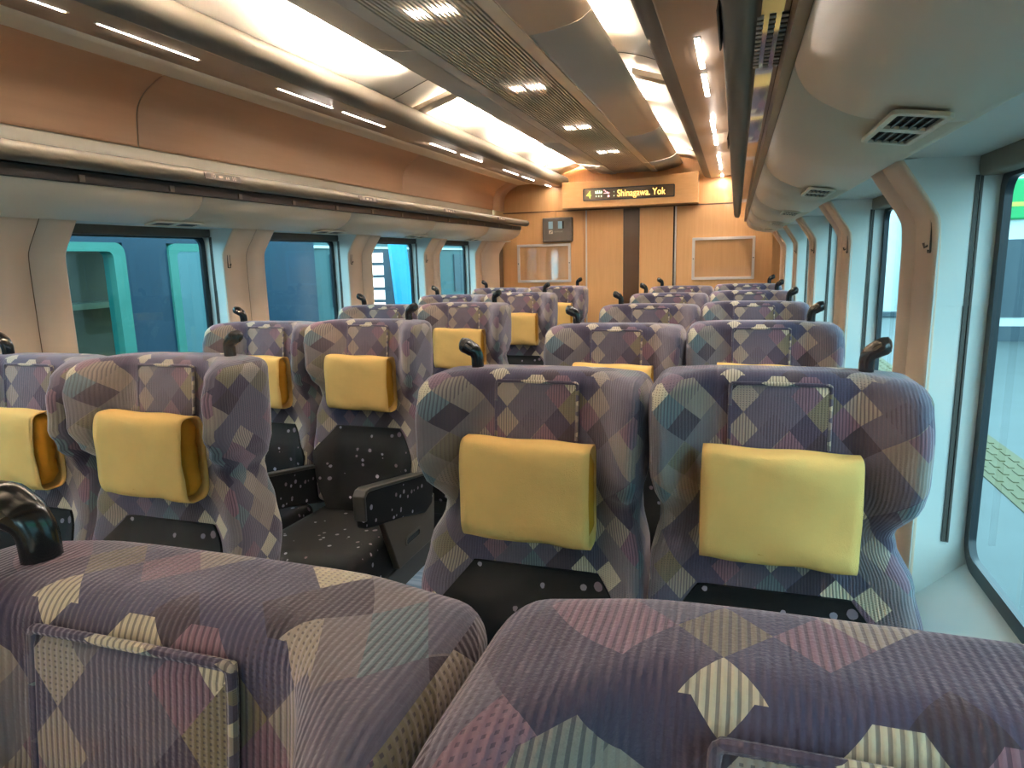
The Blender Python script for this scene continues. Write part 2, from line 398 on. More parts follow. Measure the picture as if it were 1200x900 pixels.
# longitudinal slats
g = empty('ceiling_grille', (CX, 1.8, H + .69)); tag(g, 'long slatted metal air grille down the middle of the ceiling', 'grille')
bl = []
for k in range(21):
    x = -.1435 + k * .01435; bl.append((x - .0034, x + .0034, YB - 1.8, 5.335 - 1.8, .001, .012)); bl.append((x - .0034, x + .0034, 5.35 - 1.8, YE - 1.8, .001, .012))
bxo('slats', SLAT, g, *bl)
bl = [(-.148, .148, y - 1.8 - .003, y - 1.8 + .003, .012, .017) for y in [YB + .2 + .32 * i for i in range(25)]]
bxs('cross_rod', BRNP, g, *bl)
g_l = emis('grille_led_white', (1, .94, .86, 1), 45)
for i, y in enumerate((.97, 1.92, 2.87, 3.82, 4.77)):
    e = empty('grille_light', (CX, y, H + .70)); 
    tag(e, ['row of white lights in the grille', 'short row of white lights in the grille, nearest the camera and largest', 'short row of white lights in the grille, second from the nearest', 'short row of white lights in the grille, third from the nearest', 'short row of white lights in the grille, farthest and closest to the header'][i], 'light', 'light rows in the ceiling grille')
    if i == 0: bpy.data.objects.remove(e); continue
    bxs('bulb', g_l, e, *[(-.0575 + k * .01435 - .005 + (.006 if k > 3 else -.006), -.0575 + k * .01435 + .005 + (.006 if k > 3 else -.006), -.016, .016, -.003, .004) for k in range(9)])
# hidden ceiling tubes
lamp_m = emis('warm_tube_glow', (1.0, .84, .68, 1), LAMP); lamp_m2 = emis('warm_tube_glow_right', (1.0, .84, .68, 1), LAMP * .05)
pts_l = (-1.6, -.7, .25, 1.25, 2.25, 3.42, 4.42, 5.42)
for side in (-1, 1):
    for i, yc in enumerate(pts_l):
        e = empty('fluorescent_lamp', (CX + side * .356, yc, H + .7425))
        tag(e, 'warm fluorescent tube hidden behind the ceiling lip, %s side, number %s along the car' % ('left' if side < 0 else 'right', ['one', 'two', 'three', 'four', 'five', 'six', 'seven', 'eight'][i]), 'lamp', 'hidden ceiling tubes')
        hl = .30
        v_, f_ = tube([(0, -hl, 0), (0, hl, 0)], .013, 10); mk('lamp_tube', v_, f_, lamp_m if side < 0 else lamp_m2, e, smooth=True)
        for yy in (-hl - .03, hl): bxo('lamp_socket', BLKM, e, -.014, .014, yy, yy + .03, -.012, .014)
# divider bar across the lit ceiling on the left and right
for side in (-1, 1):
    o = prof('ceiling_divider_bar', [(.40, .748), (.62, .680), (.62, .700), (.40, .772)], 3.02, 3.10, SILV, side, closed=True, smooth=False)
    tag(o, 'brown metal divider bar crossing the lit %s ceiling panel' % ('left' if side < 0 else 'right'), 'bar')
# LED reading strips in the valances
led_m = emis('strip_led_glow', (1, .90, .80, 1), LEDS)
segs = ((.98, 1.35), (1.43, 1.78), (2.15, 2.50), (2.57, 2.93), (3.42, 3.77), (3.85, 4.20), (4.62, 4.96), (5.06, 5.38), (5.72, 5.90))
words = ('first', 'second', 'third', 'fourth', 'fifth', 'sixth', 'seventh', 'eighth', 'last')
for side in (-1, 1):
    for i, (a, b) in enumerate(segs):
        if i == 0 and side > 0: continue
        zc = .6137 if True else 0
        e = empty('strip_light', (CX + side * .712, (a + b) / 2, H + zc))
        tag(e, 'narrow lit strip in the %s valance, %s counted from the camera end' % ('left' if side < 0 else 'right', words[i]), 'light', 'strip lights in the %s valance' % ('left' if side < 0 else 'right'))
        h = (b - a) / 2
        bxo('lens', led_m, e, -.0026 if side < 0 else -.0075, .0026 if side < 0 else .0075, -h + .006, h - .006, -.004, .0)
        v_, f_ = ring(rrect(-.0105 if side > 0 else -.006, .0105 if side > 0 else .006, -h - .004, h + .004, .002, 2), rrect(-.008 if side > 0 else -.003, .008 if side > 0 else .003, -h + .003, h - .003, .0015, 2), lambda p, q: (p, q, -.0045), lambda p, q: (p, q, .001)); mk('bezel', v_, f_, SILV, e)

# ------------------------------------------------------------------ end wall
W_ = lambda d: CX + d
Yw = YE
st(bxo('wall_end', WOODE, None, (CX - 1.168, -1.275, Yw, Yw + .03, 0, H + .40), (-.475, CX + 1.115, Yw, Yw + .03, 0, H + .40), (CX - 1.31, CX + 1.31, Yw + .02, Yw + .06, 0, H + .98), (CX - 1.168, CX + 1.168, Yw, Yw + .03, H + .405, H + .90)))
TN += 1; st(bxo('trim_%d' % TN, BROWN, None, CX - 1.168, CX + 1.10, Yw - .004, Yw + .01, H + .398, H + .408))
d_ = empty('door_1', (-.862, Yw, 0)); st(d_)
bxs('door_leaf', WOODE, d_, (-.385, -.068, .006, .03, 0.02, H + .398), (.073, .372, .006, .03, .02, H + .398))
bxo('dark_strip', STRIPE, d_, -.066, .071, .004, .028, .02, H + .398)
bxs('door_edge_rail', CHROME, d_, (-.393, -.381, -.006, .02, 0, H + .398), (.366, .378, -.006, .02, 0, H + .398), bevel=.002)
bxo('door_gap', DARK, d_, (.352, .366, .0, .012, 0, H + .398))
# wall behind the camera
st(bxo('wall_back', WOODE, None, CX - 1.31, CX + 1.31, YB - .03, YB, 0, H + .98))
# header over the door
hd = empty('door_header', (-.863, 5.76, H + .41)); tag(hd, 'wood-faced header box over the door carrying the dot-matrix sign', 'header')
v_, f_ = [], []; nn = 24
for k in range(nn + 1):
    x = -.556 + 1.112 * k / nn; s = k / nn; top = .226 + .012 * (2 * s - 1) - .016 * math.sin(math.pi * s) + (.012 if s > .9 else 0) * 0
    v_ += [(x, 0, 0), (x, 0, top), (x, .18, top), (x, .18, 0)]
for k in range(nn):
    for i in range(4): j = (i + 1) % 4; f_.append([k * 4 + i, k * 4 + j, (k + 1) * 4 + j, (k + 1) * 4 + i])
f_ += [[0, 1, 2, 3], [nn * 4 + i for i in range(4)]]
mk('header_body', v_, f_, WOODH, hd, bevel=.003)
ds = empty('destination_display', (-.861, 5.758, H + .5115)); tag(ds, 'long dark dot-matrix display with orange destination text on the wood header', 'display')
v_, f_ = ring(rrect(-.375, .375, -.05, .05, .010, 4), rrect(-.366, .366, -.041, .041, .006, 4), lambda p, q: (p, -.008, q), lambda p, q: (p, .0, q)); mk('display_bezel', v_, f_, BLKM, ds)
bxo('display_screen', simple('display_glass', lin(92, 74, 52), .3), ds, -.366, .366, -.004, -.001, -.041, .041)
EO = emis('display_orange', (1, .46, .10, 1), 1.25); EG = emis('display_green', (.42, .75, .08, 1), .8); EW = emis('display_pale_green', (.5, .75, .42, 1), .7); EP = emis('display_pink', (.85, .38, .40, 1), .7)
R90 = (math.pi / 2, 0, 0)
text_mesh('destination_text', 'Shinagawa. Yok', .078, EO, ds, (.105, -.005, -.002), R90, .80)
text_mesh('car_number', '4', .084, EG, ds, (-.325, -.005, -.004), R90, 1)
bxs('pictogram_piece', EW, ds, *[(-.272 + i * .016, -.262 + i * .016, -.0055, -.0045, .012 - (.006 if i in (1, 2) else 0), .030 - (.004 if i in (0, 3) else 0)) for i in range(4)], (-.272, -.214, -.0055, -.0045, .006, .012), *[(-.268 + i * .022, -.260 + i * .022, -.0055, -.0045, -.022, -.010) for i in range(3)])
bxs('pink_mark', EP, ds, *[(-.200 + i * .011, -.193 + i * .011, -.0055, -.0045, .024 - i * .008, .034 - i * .007) for i in range(4)], (-.200, -.150, -.0055, -.0045, .004, .009), (-.168, -.152, -.0055, -.0045, -.026, -.010))
bxs('dot_mark', EW, ds, (-.118, -.112, -.0055, -.0045, -.022, -.014), (-.118, -.112, -.0055, -.0045, .01, .018))
# poster frames
def frame(x0, x1, z0, z1, lab):
    e = empty('poster_frame', ((x0 + x1) / 2, Yw, H + z0)); tag(e, lab, 'frame'); w2 = (x1 - x0) / 2; h = z1 - z0
    v_, f_ = ring(rrect(-w2, w2, 0, h, .006, 3), rrect(-w2 + .022, w2 - .022, .022, h - .022, .003, 3), lambda p, q: (p, -.016, q), lambda p, q: (p, .0, q)); mk('metal_frame', v_, f_, CHROME, e, bevel=.003)
    v_ = [(-w2 + .02, -.006, .02), (w2 - .02, -.006, .02), (w2 - .02, -.006, h - .02), (-w2 + .02, -.006, h - .02)]; mk('acrylic_sheet', v_, [[0, 1, 2, 3]], ACR, e)
    for sx in (-1, 1):
        v_, f_ = tube([(sx * (w2 - .011), -.016, h * .5), (sx * (w2 - .011), -.020, h * .5)], .005, 8); mk('screw', v_, f_, BLKM, e)
frame(-1.880, -1.387, -.213, .125, 'empty silver poster frame on the end wall, left of the door')
frame(-.352, .143, -.209, .137, 'empty silver poster frame on the end wall, right of the door')
mb = empty('wall_monitor_box', (-1.497, Yw, H + .139)); tag(mb, 'charcoal box with two pale blue windows on the end wall above the left frame', 'monitor')
bxo('box_body', GRYB, mb, -.134, .134, -.05, 0, 0, .208, bevel=.010)
PB = simple('pale_blue_pane', lin(150, 190, 212), .2)
bxo('blue_window', PB, mb, -.078, -.038, -.053, -.048, .112, .175)
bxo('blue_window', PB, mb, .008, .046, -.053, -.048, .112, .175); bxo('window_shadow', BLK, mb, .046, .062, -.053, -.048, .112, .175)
bxo('logo_tile', simple('tile_cream', lin(226, 212, 196), .5), mb, -.074, -.040, -.053, -.048, .070, .100)
v_, f_ = [], []; 
for (ax, az, bx_, bz) in ((-.067, .074, -.056, .090), (-.060, .082, -.046, .094)):
    n = len(v_); v_ += [(ax, -.054, az), (ax + .008, -.054, az), (bx_ + .008, -.054, bz), (bx_, -.054, bz)]; f_.append([n, n + 1, n + 2, n + 3])
mk('logo_mark', v_, f_, BLKM, mb, solid=.001)
text_mesh('logo_text', 'NEWS LINE', .018, simple('logo_grey', lin(160, 150, 142), .5), mb, (.012, -.052, .086), R90, .85)
bxo('mount_tab', WOODE, mb, -.07, -.02, -.012, 0, .208, .262, bevel=.002)

# ================================================================== RACKS
LIPP = [(.852, .271), (.843, .2655), (.826, .269), (.815, .281), (.812, .297), (.820, .309), (.836, .314), (.852, .309), (.86, .300)]
BODY = smoothpts([(.904, .236), (.908, .222), (.917, .206), (.93, .193), (.95, .1805), (.985, .165), (1.05, .1535), (1.105, .1515)], 4)
plate_m = simple('plate_brown', lin(38, 28, 24), .5); mark_m = simple('plate_marks', lin(205, 192, 178), .5)
for side, sn in ((-1, 'left'), (1, 'right')):
    X = lambda d: CX + side * d
    r = empty('luggage_rack', (X(1.0), 2.0, H + .15)); tag(r, 'long overhead luggage rack above the %s windows, silver lip and cream underside' % sn, 'rack')
    kw = dict(ox=X(1.0), oy=2.0)
    def pp(nm, pts, y0, y1, mt, **k2):
        o = prof(nm, pts, y0, y1, mt, side, r, ox=X(1.0), oy=2.0, **k2)
        for v in o.data.vertices: v.co.z -= H + .15
        return o
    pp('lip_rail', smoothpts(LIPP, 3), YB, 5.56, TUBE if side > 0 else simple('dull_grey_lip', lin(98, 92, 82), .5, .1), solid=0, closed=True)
    pp('shelf_glass', [(.858, .270), (1.16, .276), (1.16, .284), (.858, .280)], YB, 5.57, SMOKE, closed=True, smooth=False)
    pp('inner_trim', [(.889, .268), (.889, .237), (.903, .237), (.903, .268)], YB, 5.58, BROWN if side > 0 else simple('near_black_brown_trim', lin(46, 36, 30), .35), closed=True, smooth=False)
    ys = [YB] + [.99 + .96 * k for k in range(-3, 5)] + [5.60]
    for a, b in zip(ys[:-1], ys[1:]):
        pp('underside_panel', BODY, a + .0012, b - .0012, CREAM, solid=.003)
    pp('underside_core', [(.912, .240), (.925, .206), (.955, .190), (1.0, .172), (1.10, .162), (1.10, .26), (.912, .26)], YB, 5.595, BRNP, closed=True, smooth=False)
    brs = [(-.085 if False else 0)]
    bb = []
    for k in range(-2, 19):
        y = .2 + .32 * k
        if y < 5.5: bb.append((*sorted((X(.884) - X(1.0), X(.8892) - X(1.0))), y - 2.0 - .009, y - 2.0 + .009, .089, .108))
    if side < 0: bxs('shelf_clip', simple('clip_grey', lin(120, 108, 96), .5), r, *bb)
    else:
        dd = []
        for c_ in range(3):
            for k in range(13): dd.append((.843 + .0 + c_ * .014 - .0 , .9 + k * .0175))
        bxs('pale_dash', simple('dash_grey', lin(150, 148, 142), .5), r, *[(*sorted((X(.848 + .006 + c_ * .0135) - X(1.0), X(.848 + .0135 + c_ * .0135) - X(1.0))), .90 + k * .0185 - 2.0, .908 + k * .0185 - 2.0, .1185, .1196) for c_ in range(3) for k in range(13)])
    # vents
    for i, k in enumerate(range(0, 5)):
        ys_ = .99 + .96 * k + (.02 if side > 0 else 0)
        if ys_ > 5.2: continue
        e = empty('air_vent', (X(1.035), ys_, H + .154))
        tag(e, 'small %s louvred air vent under the %s rack, %s from the camera' % ('twin', sn, ('nearest', 'second', 'third', 'fourth', 'fifth')[i]), 'vent', 'air vents under the %s rack' % sn)
        hl, hw = .11, .032
        v_, f_ = ring(rrect(-hw, hw, -hl, hl, .012, 3), rrect(-hw + .008, hw - .008, -hl + .012, hl - .012, .004, 3), lambda p, q: (p, q, -.0080), lambda p, q: (p, q, -.002)); mk('vent_frame', v_, f_, CREAM, e, bevel=.0015)
        bxo('vent_dark', DARK, e, -hw + .006, hw - .006, -hl + .01, hl - .01, -.0035, -.0022)
        bxo('vent_bar', CREAM, e, -hw + .007, hw - .007, -.012, .012, -.0075, -.003)
        bxs('vent_louvre', BRNP, e, *[(x - .0012, x + .0012, -hl + .01, hl - .01, -.0065, -.003) for x in (-.015, -.005, .005, .015)])
        e.rotation_euler = (0, side * .14, 0)
    # seat number plates on the lip
    for i, k in enumerate(range(0, 5)):
        yc = .985 + .965 * k
        if side > 0 and k > 1: continue
        if side < 0 and k == 0: continue
        e = empty('seat_number_plate', (X(.8105), yc, H + .293)); tag(e, 'dark seat number plate on the %s rack lip, %s from the camera' % (sn, ('nearest', 'second nearest' if side > 0 else 'nearest', 'second', 'third', 'fourth')[i]), 'sign', 'seat number plates')
        bxo('plate', plate_m, e, -.0012, .0012, -.085, .085, -.011, .011, bevel=.0005)
        rz = -math.pi / 2 if side > 0 else math.pi / 2
        fx = -.0016 * side
        for s_, yy in (('10', -.048), ('10', .052)): text_mesh('plate_number', s_, .019, mark_m, e, (fx, yy, 0), (math.pi / 2, 0, rz), 1.2, .0003)
        bxs('plate_mark', mark_m, e, (fx - .0004, fx + .0004, -.022, -.002, -.003, .004), (fx - .0004, fx + .0004, .012, .017, -.005, .003), (fx - .0004, fx + .0004, .022, .027, -.005, .003))
        e.rotation_euler = (0, side * .15, 0)
# coat hooks
oi = {-1: 0, 1: 0}; nm_ = ('nearest', 'second', 'third', 'fourth', 'fifth', 'sixth')
for side, n, y in hooks:
    if side < 0 and n < 1 or side > 0 and n < 0 or n > 3: continue
    e = empty('coat_hook', (CX + side * 1.166, y, H + .032)); tag(e, 'folding coat hook on the %s pillar, %s from the camera' % ('left' if side < 0 else 'right', nm_[oi[side]]), 'hook', 'coat hooks on the %s pillars' % ('left' if side < 0 else 'right')); oi[side] += 1
    s = side
    v_, f_ = ring(rrect(-.0085, .0085, -.040, .040, .004, 3), rrect(-.0055, .0055, -.037, .037, .002, 3), lambda p, q: (-.0025 * s, p, q), lambda p, q: (.003 * s, p, q)); mk('hook_plate', v_, f_, BRNP, e)
    bxo('hook_arm', PEACH, e, *sorted((-.004 * s, .002 * s)), -.004, .004, -.034, .030, bevel=.0015)
    v_, f_ = tube([(-.002 * s, 0, -.026), (-.009 * s, 0, -.030), (-.011 * s, 0, -.022)], .0022, 8); mk('hook_tip', v_, f_, BRNP, e, smooth=True)

# ================================================================== SEATS
ZT = H - .2215        # crown height
Z0 = .47
def sstep(a, b, x):
    t = max(0, min(1, (x - a) / (b - a))); return t * t * (3 - 2 * t)
def interp(tab, x):
    if x <= tab[0][0]: return tab[0][1]
    for (a, va), (b, vb) in zip(tab[:-1], tab[1:]):
        if x <= b:
            t = (x - a) / (b - a); t = t * t * (3 - 2 * t); return va + (vb - va) * t
    return tab[-1][1]
# heights here are relative to the eye
HWO = [(-.93, .205), (-.80, .226), (-.66, .2465), (-.58, .230), (-.515, .202), (-.49, .196), (-.455, .216), (-.42, .228), (-.33, .231), (-.26, .229), (-.2275, .227)]
HWI = [(-.93, .205), (-.66, .224), (-.58, .222), (-.50, .206), (-.475, .205), (-.40, .220), (-.26, .224), (-.2275, .222)]
YF = [(-.93, -.135), (-.75, -.105), (-.60, -.082), (-.45, -.062), (-.33, -.046), (-.2275, -.040)]
YR = [(-.93, .035), (-.60, .055), (-.35, .070), (-.2275, .075)]
WG = [(-.93, .035), (-.80, .05), (-.70, .052), (-.60, .035), (-.51, .018), (-.48, .035), (-.43, .085), (-.38, .118), (-.30, .122), (-.255, .108), (-.2275, .092)]
def yfront(x, z, out=1):
    hw = interp(HWO if x * out > 0 else HWI, z); s = abs(x) / hw
    base = interp(YF, z) + .012 * math.exp(-((abs(z + .5) / .05) ** 2)) * 0
    lumb = -.014 * math.exp(-((z + .45) / .12) ** 2) * max(0, 1 - s * s)
    return base + lumb - interp(WG, z) * sstep(.50, .93, s)

def axis(lo, hi, n, r, m=5):
    P = [lo + r * (1 - math.cos(math.pi / 2 * k / m)) for k in range(m)]
    Q = [hi - r * (1 - math.cos(math.pi / 2 * k / m)) for k in range(m)][::-1]
    mid = [lo + r + (hi - lo - 2 * r) * k / n for k in range(n + 1)]
    return P + mid + Q

def rounded_box_mesh(hx, y0, y1, z0, z1, r, nx, ny, nz, warp, uvf):
    xs, ys, zs = axis(-hx, hx, nx, r), axis(y0, y1, ny, r), axis(z0, z1, nz, r)
    V, F, FT = [], [], []; idx = {}
    def vert(x, y, z, key):
        if key in idx: return idx[key]
        q = Vector((max(-hx + r, min(hx - r, x)), max(y0 + r, min(y1 - r, y)), max(z0 + r, min(z1 - r, z)))); d = Vector((x, y, z)) - q
        p = q + d.normalized() * r if d.length > 1e-9 else Vector((x, y, z))
        idx[key] = len(V); V.append(p); return idx[key]
    def grid(A, B, f, tagf, keyf):
        for i in range(len(A) - 1):
            for j in range(len(B) - 1):
                c = [(i, j), (i + 1, j), (i + 1, j + 1), (i, j + 1)]
                F.append([vert(*f(A[a], B[b]), keyf(a, b)) for a, b in c]); FT.append(tagf)
    NX, NY, NZ = len(xs) - 1, len(ys) - 1, len(zs) - 1
    grid(xs, zs, lambda a, b: (a, y0, b), 'f', lambda a, b: (a, 0, b)); grid(xs, zs, lambda a, b: (a, y1, b), 'b', lambda a, b: (a, NY, b))
    grid(ys, zs, lambda a, b: (-hx, a, b), 'l', lambda a, b: (0, a, b)); grid(ys, zs, lambda a, b: (hx, a, b), 'r', lambda a, b: (NX, a, b))
    grid(xs, ys, lambda a, b: (a, b, z1), 't', lambda a, b: (a, b, NZ)); grid(xs, ys, lambda a, b: (a, b, z0), 'd', lambda a, b: (a, b, 0))
    raw = list(V); W = [warp(p) for p in V]
    return W, F, FT, raw

def mk_rb(name, mat, parent, args, warp, smooth=True, uvmode='wrap'):
    W, F, FT, raw = rounded_box_mesh(*args, warp, None)
    hx, y0, y1, z0, z1 = args[:5]
    me = bpy.data.meshes.new(name); me.from_pydata([tuple(v) for v in W], [], F); l = me.uv_layers.new(name='UVMap')
    for p, ft in zip(me.polygons, FT):
        for li in p.loop_indices:
            v = raw[me.loops[li].vertex_index]; x, y, z = v
            if ft == 'f': u = (x, z)
            elif ft == 'b': u = (x + .31, z)
            elif ft == 't': u = (x, z1 + (y - y0))
            elif ft == 'd': u = (x, z0 - (y - y0))
            elif ft == 'r': u = (hx + (y - y0) * 1.3, z)
            else: u = (-hx - (y - y0) * 1.3, z)
            l.data[li].uv = u
        p.use_smooth = True
    bm = bmesh.new(); bm.from_mesh(me); bmesh.ops.recalc_face_normals(bm, faces=bm.faces); bm.to_mesh(me); bm.free()
    me.materials.append(mat); o = bpy.data.objects.new(name, me); C.objects.link(o); o.parent = parent
    return o

def make_seat(name, out):
    """out = +1: grab handle and side arm at +x, -1 at -x. Local origin on the floor under the crown."""
    s = empty(name)
    # backrest
    y0, y1, r = -.06, .06, .030
    def warp(p):
        x, y, z = p; ze = z - H
        hw = interp(HWO if x * out > 0 else HWI, ze)
        X_ = x / .225 * hw
        ty = (y - y0) / (y1 - y0)
        yf = yfront(X_, ze, out); yr = interp(YR, ze) - .012 * (abs(X_) / .22) ** 3
        Y_ = yf + (yr - yf) * ty
        dz = -.004 * (abs(x) / .225) ** 3 * sstep(-.34, -.2275, ze)
        # rear of the crown falls away a little
        dz += -.003 * ty * sstep(-.30, -.2275, ze)
        return (X_, Y_, z + dz)
    mk_rb('backrest', FAB, s, (.225, y0, y1, Z0, ZT, r, 30, 6, 44), warp)
    # flap of cloth that hangs from the crown and holds the pillow
    V, F = [], []; nx, nz = 10, 10
    zt, zb = -.242, -.36
    for layer, off in ((0, -.011), (1, -.001)):
        for j in range(nz + 1):
            z = zt + (zb - zt) * j / nz
            for i in range(nx + 1):
                x = -.084 + .168 * i / nx; V.append((x, yfront(x, z, out) + off + (.003 if j == 0 and layer == 0 else 0), H + z))
    n1 = (nx + 1) * (nz + 1)
    for j in range(nz):
        for i in range(nx):
            a = j * (nx + 1) + i; q = [a, a + 1, a + nx + 2, a + nx + 1]; F.append(q); F.append([n1 + k for k in q][::-1])
    edge = [i for i in range(nx + 1)] + [(j) * (nx + 1) + nx for j in range(1, nz + 1)] + [nz * (nx + 1) + i for i in range(nx - 1, -1, -1)] + [j * (nx + 1) for j in range(nz - 1, 0, -1)]
    for a, b in zip(edge, edge[1:] + edge[:1]): F.append([a, b, n1 + b, n1 + a])
    fl = mk('headrest_flap', V, F, FAB, s, smooth=True, uvs=lambda c, p: (c.x + .19, c.z + .045), bevel=.0035)
    pp_ = [(-.0835, -.355), (-.0840, -.30), (-.0840, -.252), (-.0815, -.2435), (-.070, zt), (0, zt + .0005), (.070, zt), (.0815, -.2435), (.0840, -.252), (.0840, -.30), (.0835, -.355)]
    v_, f_ = tube([(x, yfront(x, z, out) - .0095, H + z) for x, z in smoothpts(pp_, 3)], .0036, 8)
    mk('flap_piping', v_, f_, FAB, fl, smooth=True, uvs=lambda c, p: (c.x + .4, c.z * 3))
    # pillow and its cover
    pc = -.444; pyc = -.122
    def wp(p):
        x, y, z = p; b = 1 - (abs(x) / .130) ** 4 * .35; q = .004 * math.sin(x * 60 + z * 90) + .003 * math.sin(z * 190 + x * 25)
        return (x, pyc + (y) * b + q * .5, H + pc + z * (1 - (abs(x) / .130) ** 6 * .12) + q * .4)
    pil = mk_rb('headrest_pillow', ORG, s, (.130, -.034, .034, -.093, .093, .028, 22, 3, 16), wp)
    loop = []
    for k in range(64):
        t = 2 * math.pi * k / 64; cx_, sx_ = math.cos(t), math.sin(t)
        loop.append((math.copysign(abs(cx_) ** .5, cx_) * .0370, math.copysign(abs(sx_) ** .36, sx_) * .0985))
    V, F = [], []; nw = 16; m = len(loop)
    for i in range(nw + 1):
        x = -.1275 + .255 * i / nw
        for k, (dy, dz) in enumerate(loop):
            wv = .0022 * math.sin(x * 31 + dz * 55) + .0016 * math.sin(x * 77 - dz * 38 + 1)
            sag = -.004 * (i / nw - .5) * 1
            V.append((x, pyc + dy + wv * (1 if dy < 0 else .2) - .0035 * (1 - (2 * i / nw - 1) ** 2) * (1 if dy < 0 else 0), H + pc + dz + sag + .0015 * math.sin(x * 45)))
    for i in range(nw):
        for k in range(m): F.append([i * m + k, i * m + (k + 1) % m, (i + 1) * m + (k + 1) % m, (i + 1) * m + k])
    mk('pillow_cover', V, F, YEL, pil, smooth=True, solid=.0022, angle=80)
    # black dotted lumbar cloth
    LW = [(-.96, .150), (-.90, .165), (-.80, .196), (-.73, .208), (-.70, .20), (-.626, .138), (-.618, .132)]
    V, F = [], []; nx, nz = 18, 26
    for layer, off in ((0, -.007), (1, .02)):
        for j in range(nz + 1):
            z = -.618 + (-.93 + .618) * j / nz; hw = sum(0 for _ in ()) or None
            hwv = None
            tab = LW
            for (a, va), (b, vb) in zip(tab[:-1], tab[1:]):
                if a <= z <= b: hwv = va + (vb - va) * (z - a) / (b - a)
            if hwv is None: hwv = tab[-1][1]
            for i in range(nx + 1):
                x = -hwv + 2 * hwv * i / nx; V.append((x, yfront(x, z, out) + off - .016 * (1 - (i / nx * 2 - 1) ** 4) * sstep(.618, .70, -z), H + z))
    n1 = (nx + 1) * (nz + 1)
    for j in range(nz):
        for i in range(nx):
            a = j * (nx + 1) + i; q = [a, a + 1, a + nx + 2, a + nx + 1]; F.append(q); F.append([n1 + k for k in q][::-1])
    edge = [i for i in range(nx + 1)] + [(j) * (nx + 1) + nx for j in range(1, nz + 1)] + [nz * (nx + 1) + i for i in range(nx - 1, -1, -1)] + [j * (nx + 1) for j in range(nz - 1, 0, -1)]
    for a, b in zip(edge, edge[1:] + edge[:1]): F.append([a, b, n1 + b, n1 + a])
    mk('lumbar_panel', V, F, DOT, s, smooth=True, uvs=lambda c, p: (c.x, c.z))
    # cushion
    def wc(p):
        x, y, z = p; fy = (y + .60) / .52
        b = .018 * (1 - (x / .21) ** 2) * (1 if z > .4 else 0)
        return (x, y, z + (.012 * (1 - fy) if z > .36 else 0) - .02 * (1 - min(1, abs(y + .60) / .06)) * (1 if z > .36 else 0) - b * .6)
    mk_rb('seat_cushion', DOT, s, (.207, -.60, -.10, .30, .455, .038, 16, 18, 5), wc)
    # base and pedestal
    V, F = [], []; box(V, F, -.20, .20, -.52, -.02, .22, .31); box(V, F, -.12, .12, -.40, -.08, .03, .22); box(V, F, -.17, .17, -.44, -.04, 0, .03)
    mk('seat_base', V, F, BLKM, s, bevel=.006)
    # side armrest: padded box with a plate that carries the recline slot
    def arm(xc, hw, nm, plate):
        pr = [(-.545, .56), (-.545, .662), (-.53, .676), (-.51, .678), (-.075, .598), (-.05, .590), (-.045, .53), (-.06, .470), (-.12, .455), (-.30, .505), (-.50, .548)]
        V, F = [], []; m = len(pr)
        for x in (xc - hw, xc + hw): V += [(x, y, z) for y, z in pr]
        F = [[i, (i + 1) % m, m + (i + 1) % m, m + i] for i in range(m)] + [list(range(m)), list(range(m, 2 * m))]
        a = mk(nm, V, F, DOT, s, bevel=.010, uvs=lambda c, p: (c.y + (c.x if abs(p.normal.x) < .5 else 0), c.z), smooth=True)
        # smooth top pad
        V, F = [], []
        tp = [(-.549, .585), (-.549, .664), (-.533, .681), (-.51, .683), (-.075, .603), (-.078, .592), (-.51, .671), (-.527, .669), (-.538, .658), (-.538, .585)]
        m = len(tp)
        for x in (xc - hw - .003, xc + hw + .003): V += [(x, y, z) for y, z in tp]
        F = [[i, (i + 1) % m, m + (i + 1) % m, m + i] for i in range(m)] + [list(range(m)), list(range(m, 2 * m))]
        mk('arm_pad', V, F, BLKM, a, bevel=.003, smooth=True)
        if plate:
            pl = [(-.44, .565), (-.335, .330), (-.05, .330), (-.03, .50), (-.08, .52)]
            V, F = [], []; m = len(pl)
            for x in (xc - .012, xc + .012): V += [(x, y, z) for y, z in pl]
            F = [[i, (i + 1) % m, m + (i + 1) % m, m + i] for i in range(m)] + [list(range(m)), list(range(m, 2 * m))]
            b = mk('side_plate', V, F, BRNP, s, bevel=.004, smooth=True)
            sx = xc + out * .0125
            v_, f_ = ring(rrect(-.285, -.165, .388, .424, .016, 4), rrect(-.277, -.173, .395, .417, .010, 4), lambda p, q: (sx + out * .003, p, q + (p + .225) * -.0), lambda p, q: (sx - out * .002, p, q)); mk('slot_rim', v_, f_, GRYB, b)
            bxo('recline_slot', BLK, b, *sorted((sx - out * .001, sx + out * .001)), -.277, -.173, .395, .417)
    arm(out * .222, .018, 'side_armrest', True)
    if out > 0: arm(-.213, .0133, 'centre_armrest', False)
    # grab handle: black stem rising from the rear of the crown with a head tipped outward
    hx = out * .146; yh = .008; zc = ZT - .012
    path = [(hx, yh, zc - .01), (hx, yh, zc + .012), (hx, yh - .001, zc + .030), (hx + out * .004, yh - .003, zc + .042), (hx + out * .012, yh - .004, zc + .048), (hx + out * .022, yh - .006, zc + .0545), (hx + out * .031, yh - .007, zc + .0585), (hx + out * .037, yh - .008, zc + .060)]
    v_, f_ = tube(smoothpts(path, 3), [interp([(0, .0125), (.35, .0128), (.55, .0150), (.75, .0162), (.9, .0135), (1, .005)], k / 21) for k in range(22)], 14, True, 1.25)
    h = mk('grab_handle', v_, f_, BLK, s, smooth=True)
    v_, f_ = tube([(hx + out * .002, yh - .013, zc + .045), (hx + out * .010, yh - .019, zc + .052), (hx + out * .019, yh - .021, zc + .059)], .0045, 8); mk('handle_recess', v_, f_, BRNP, h, smooth=True)
    return s

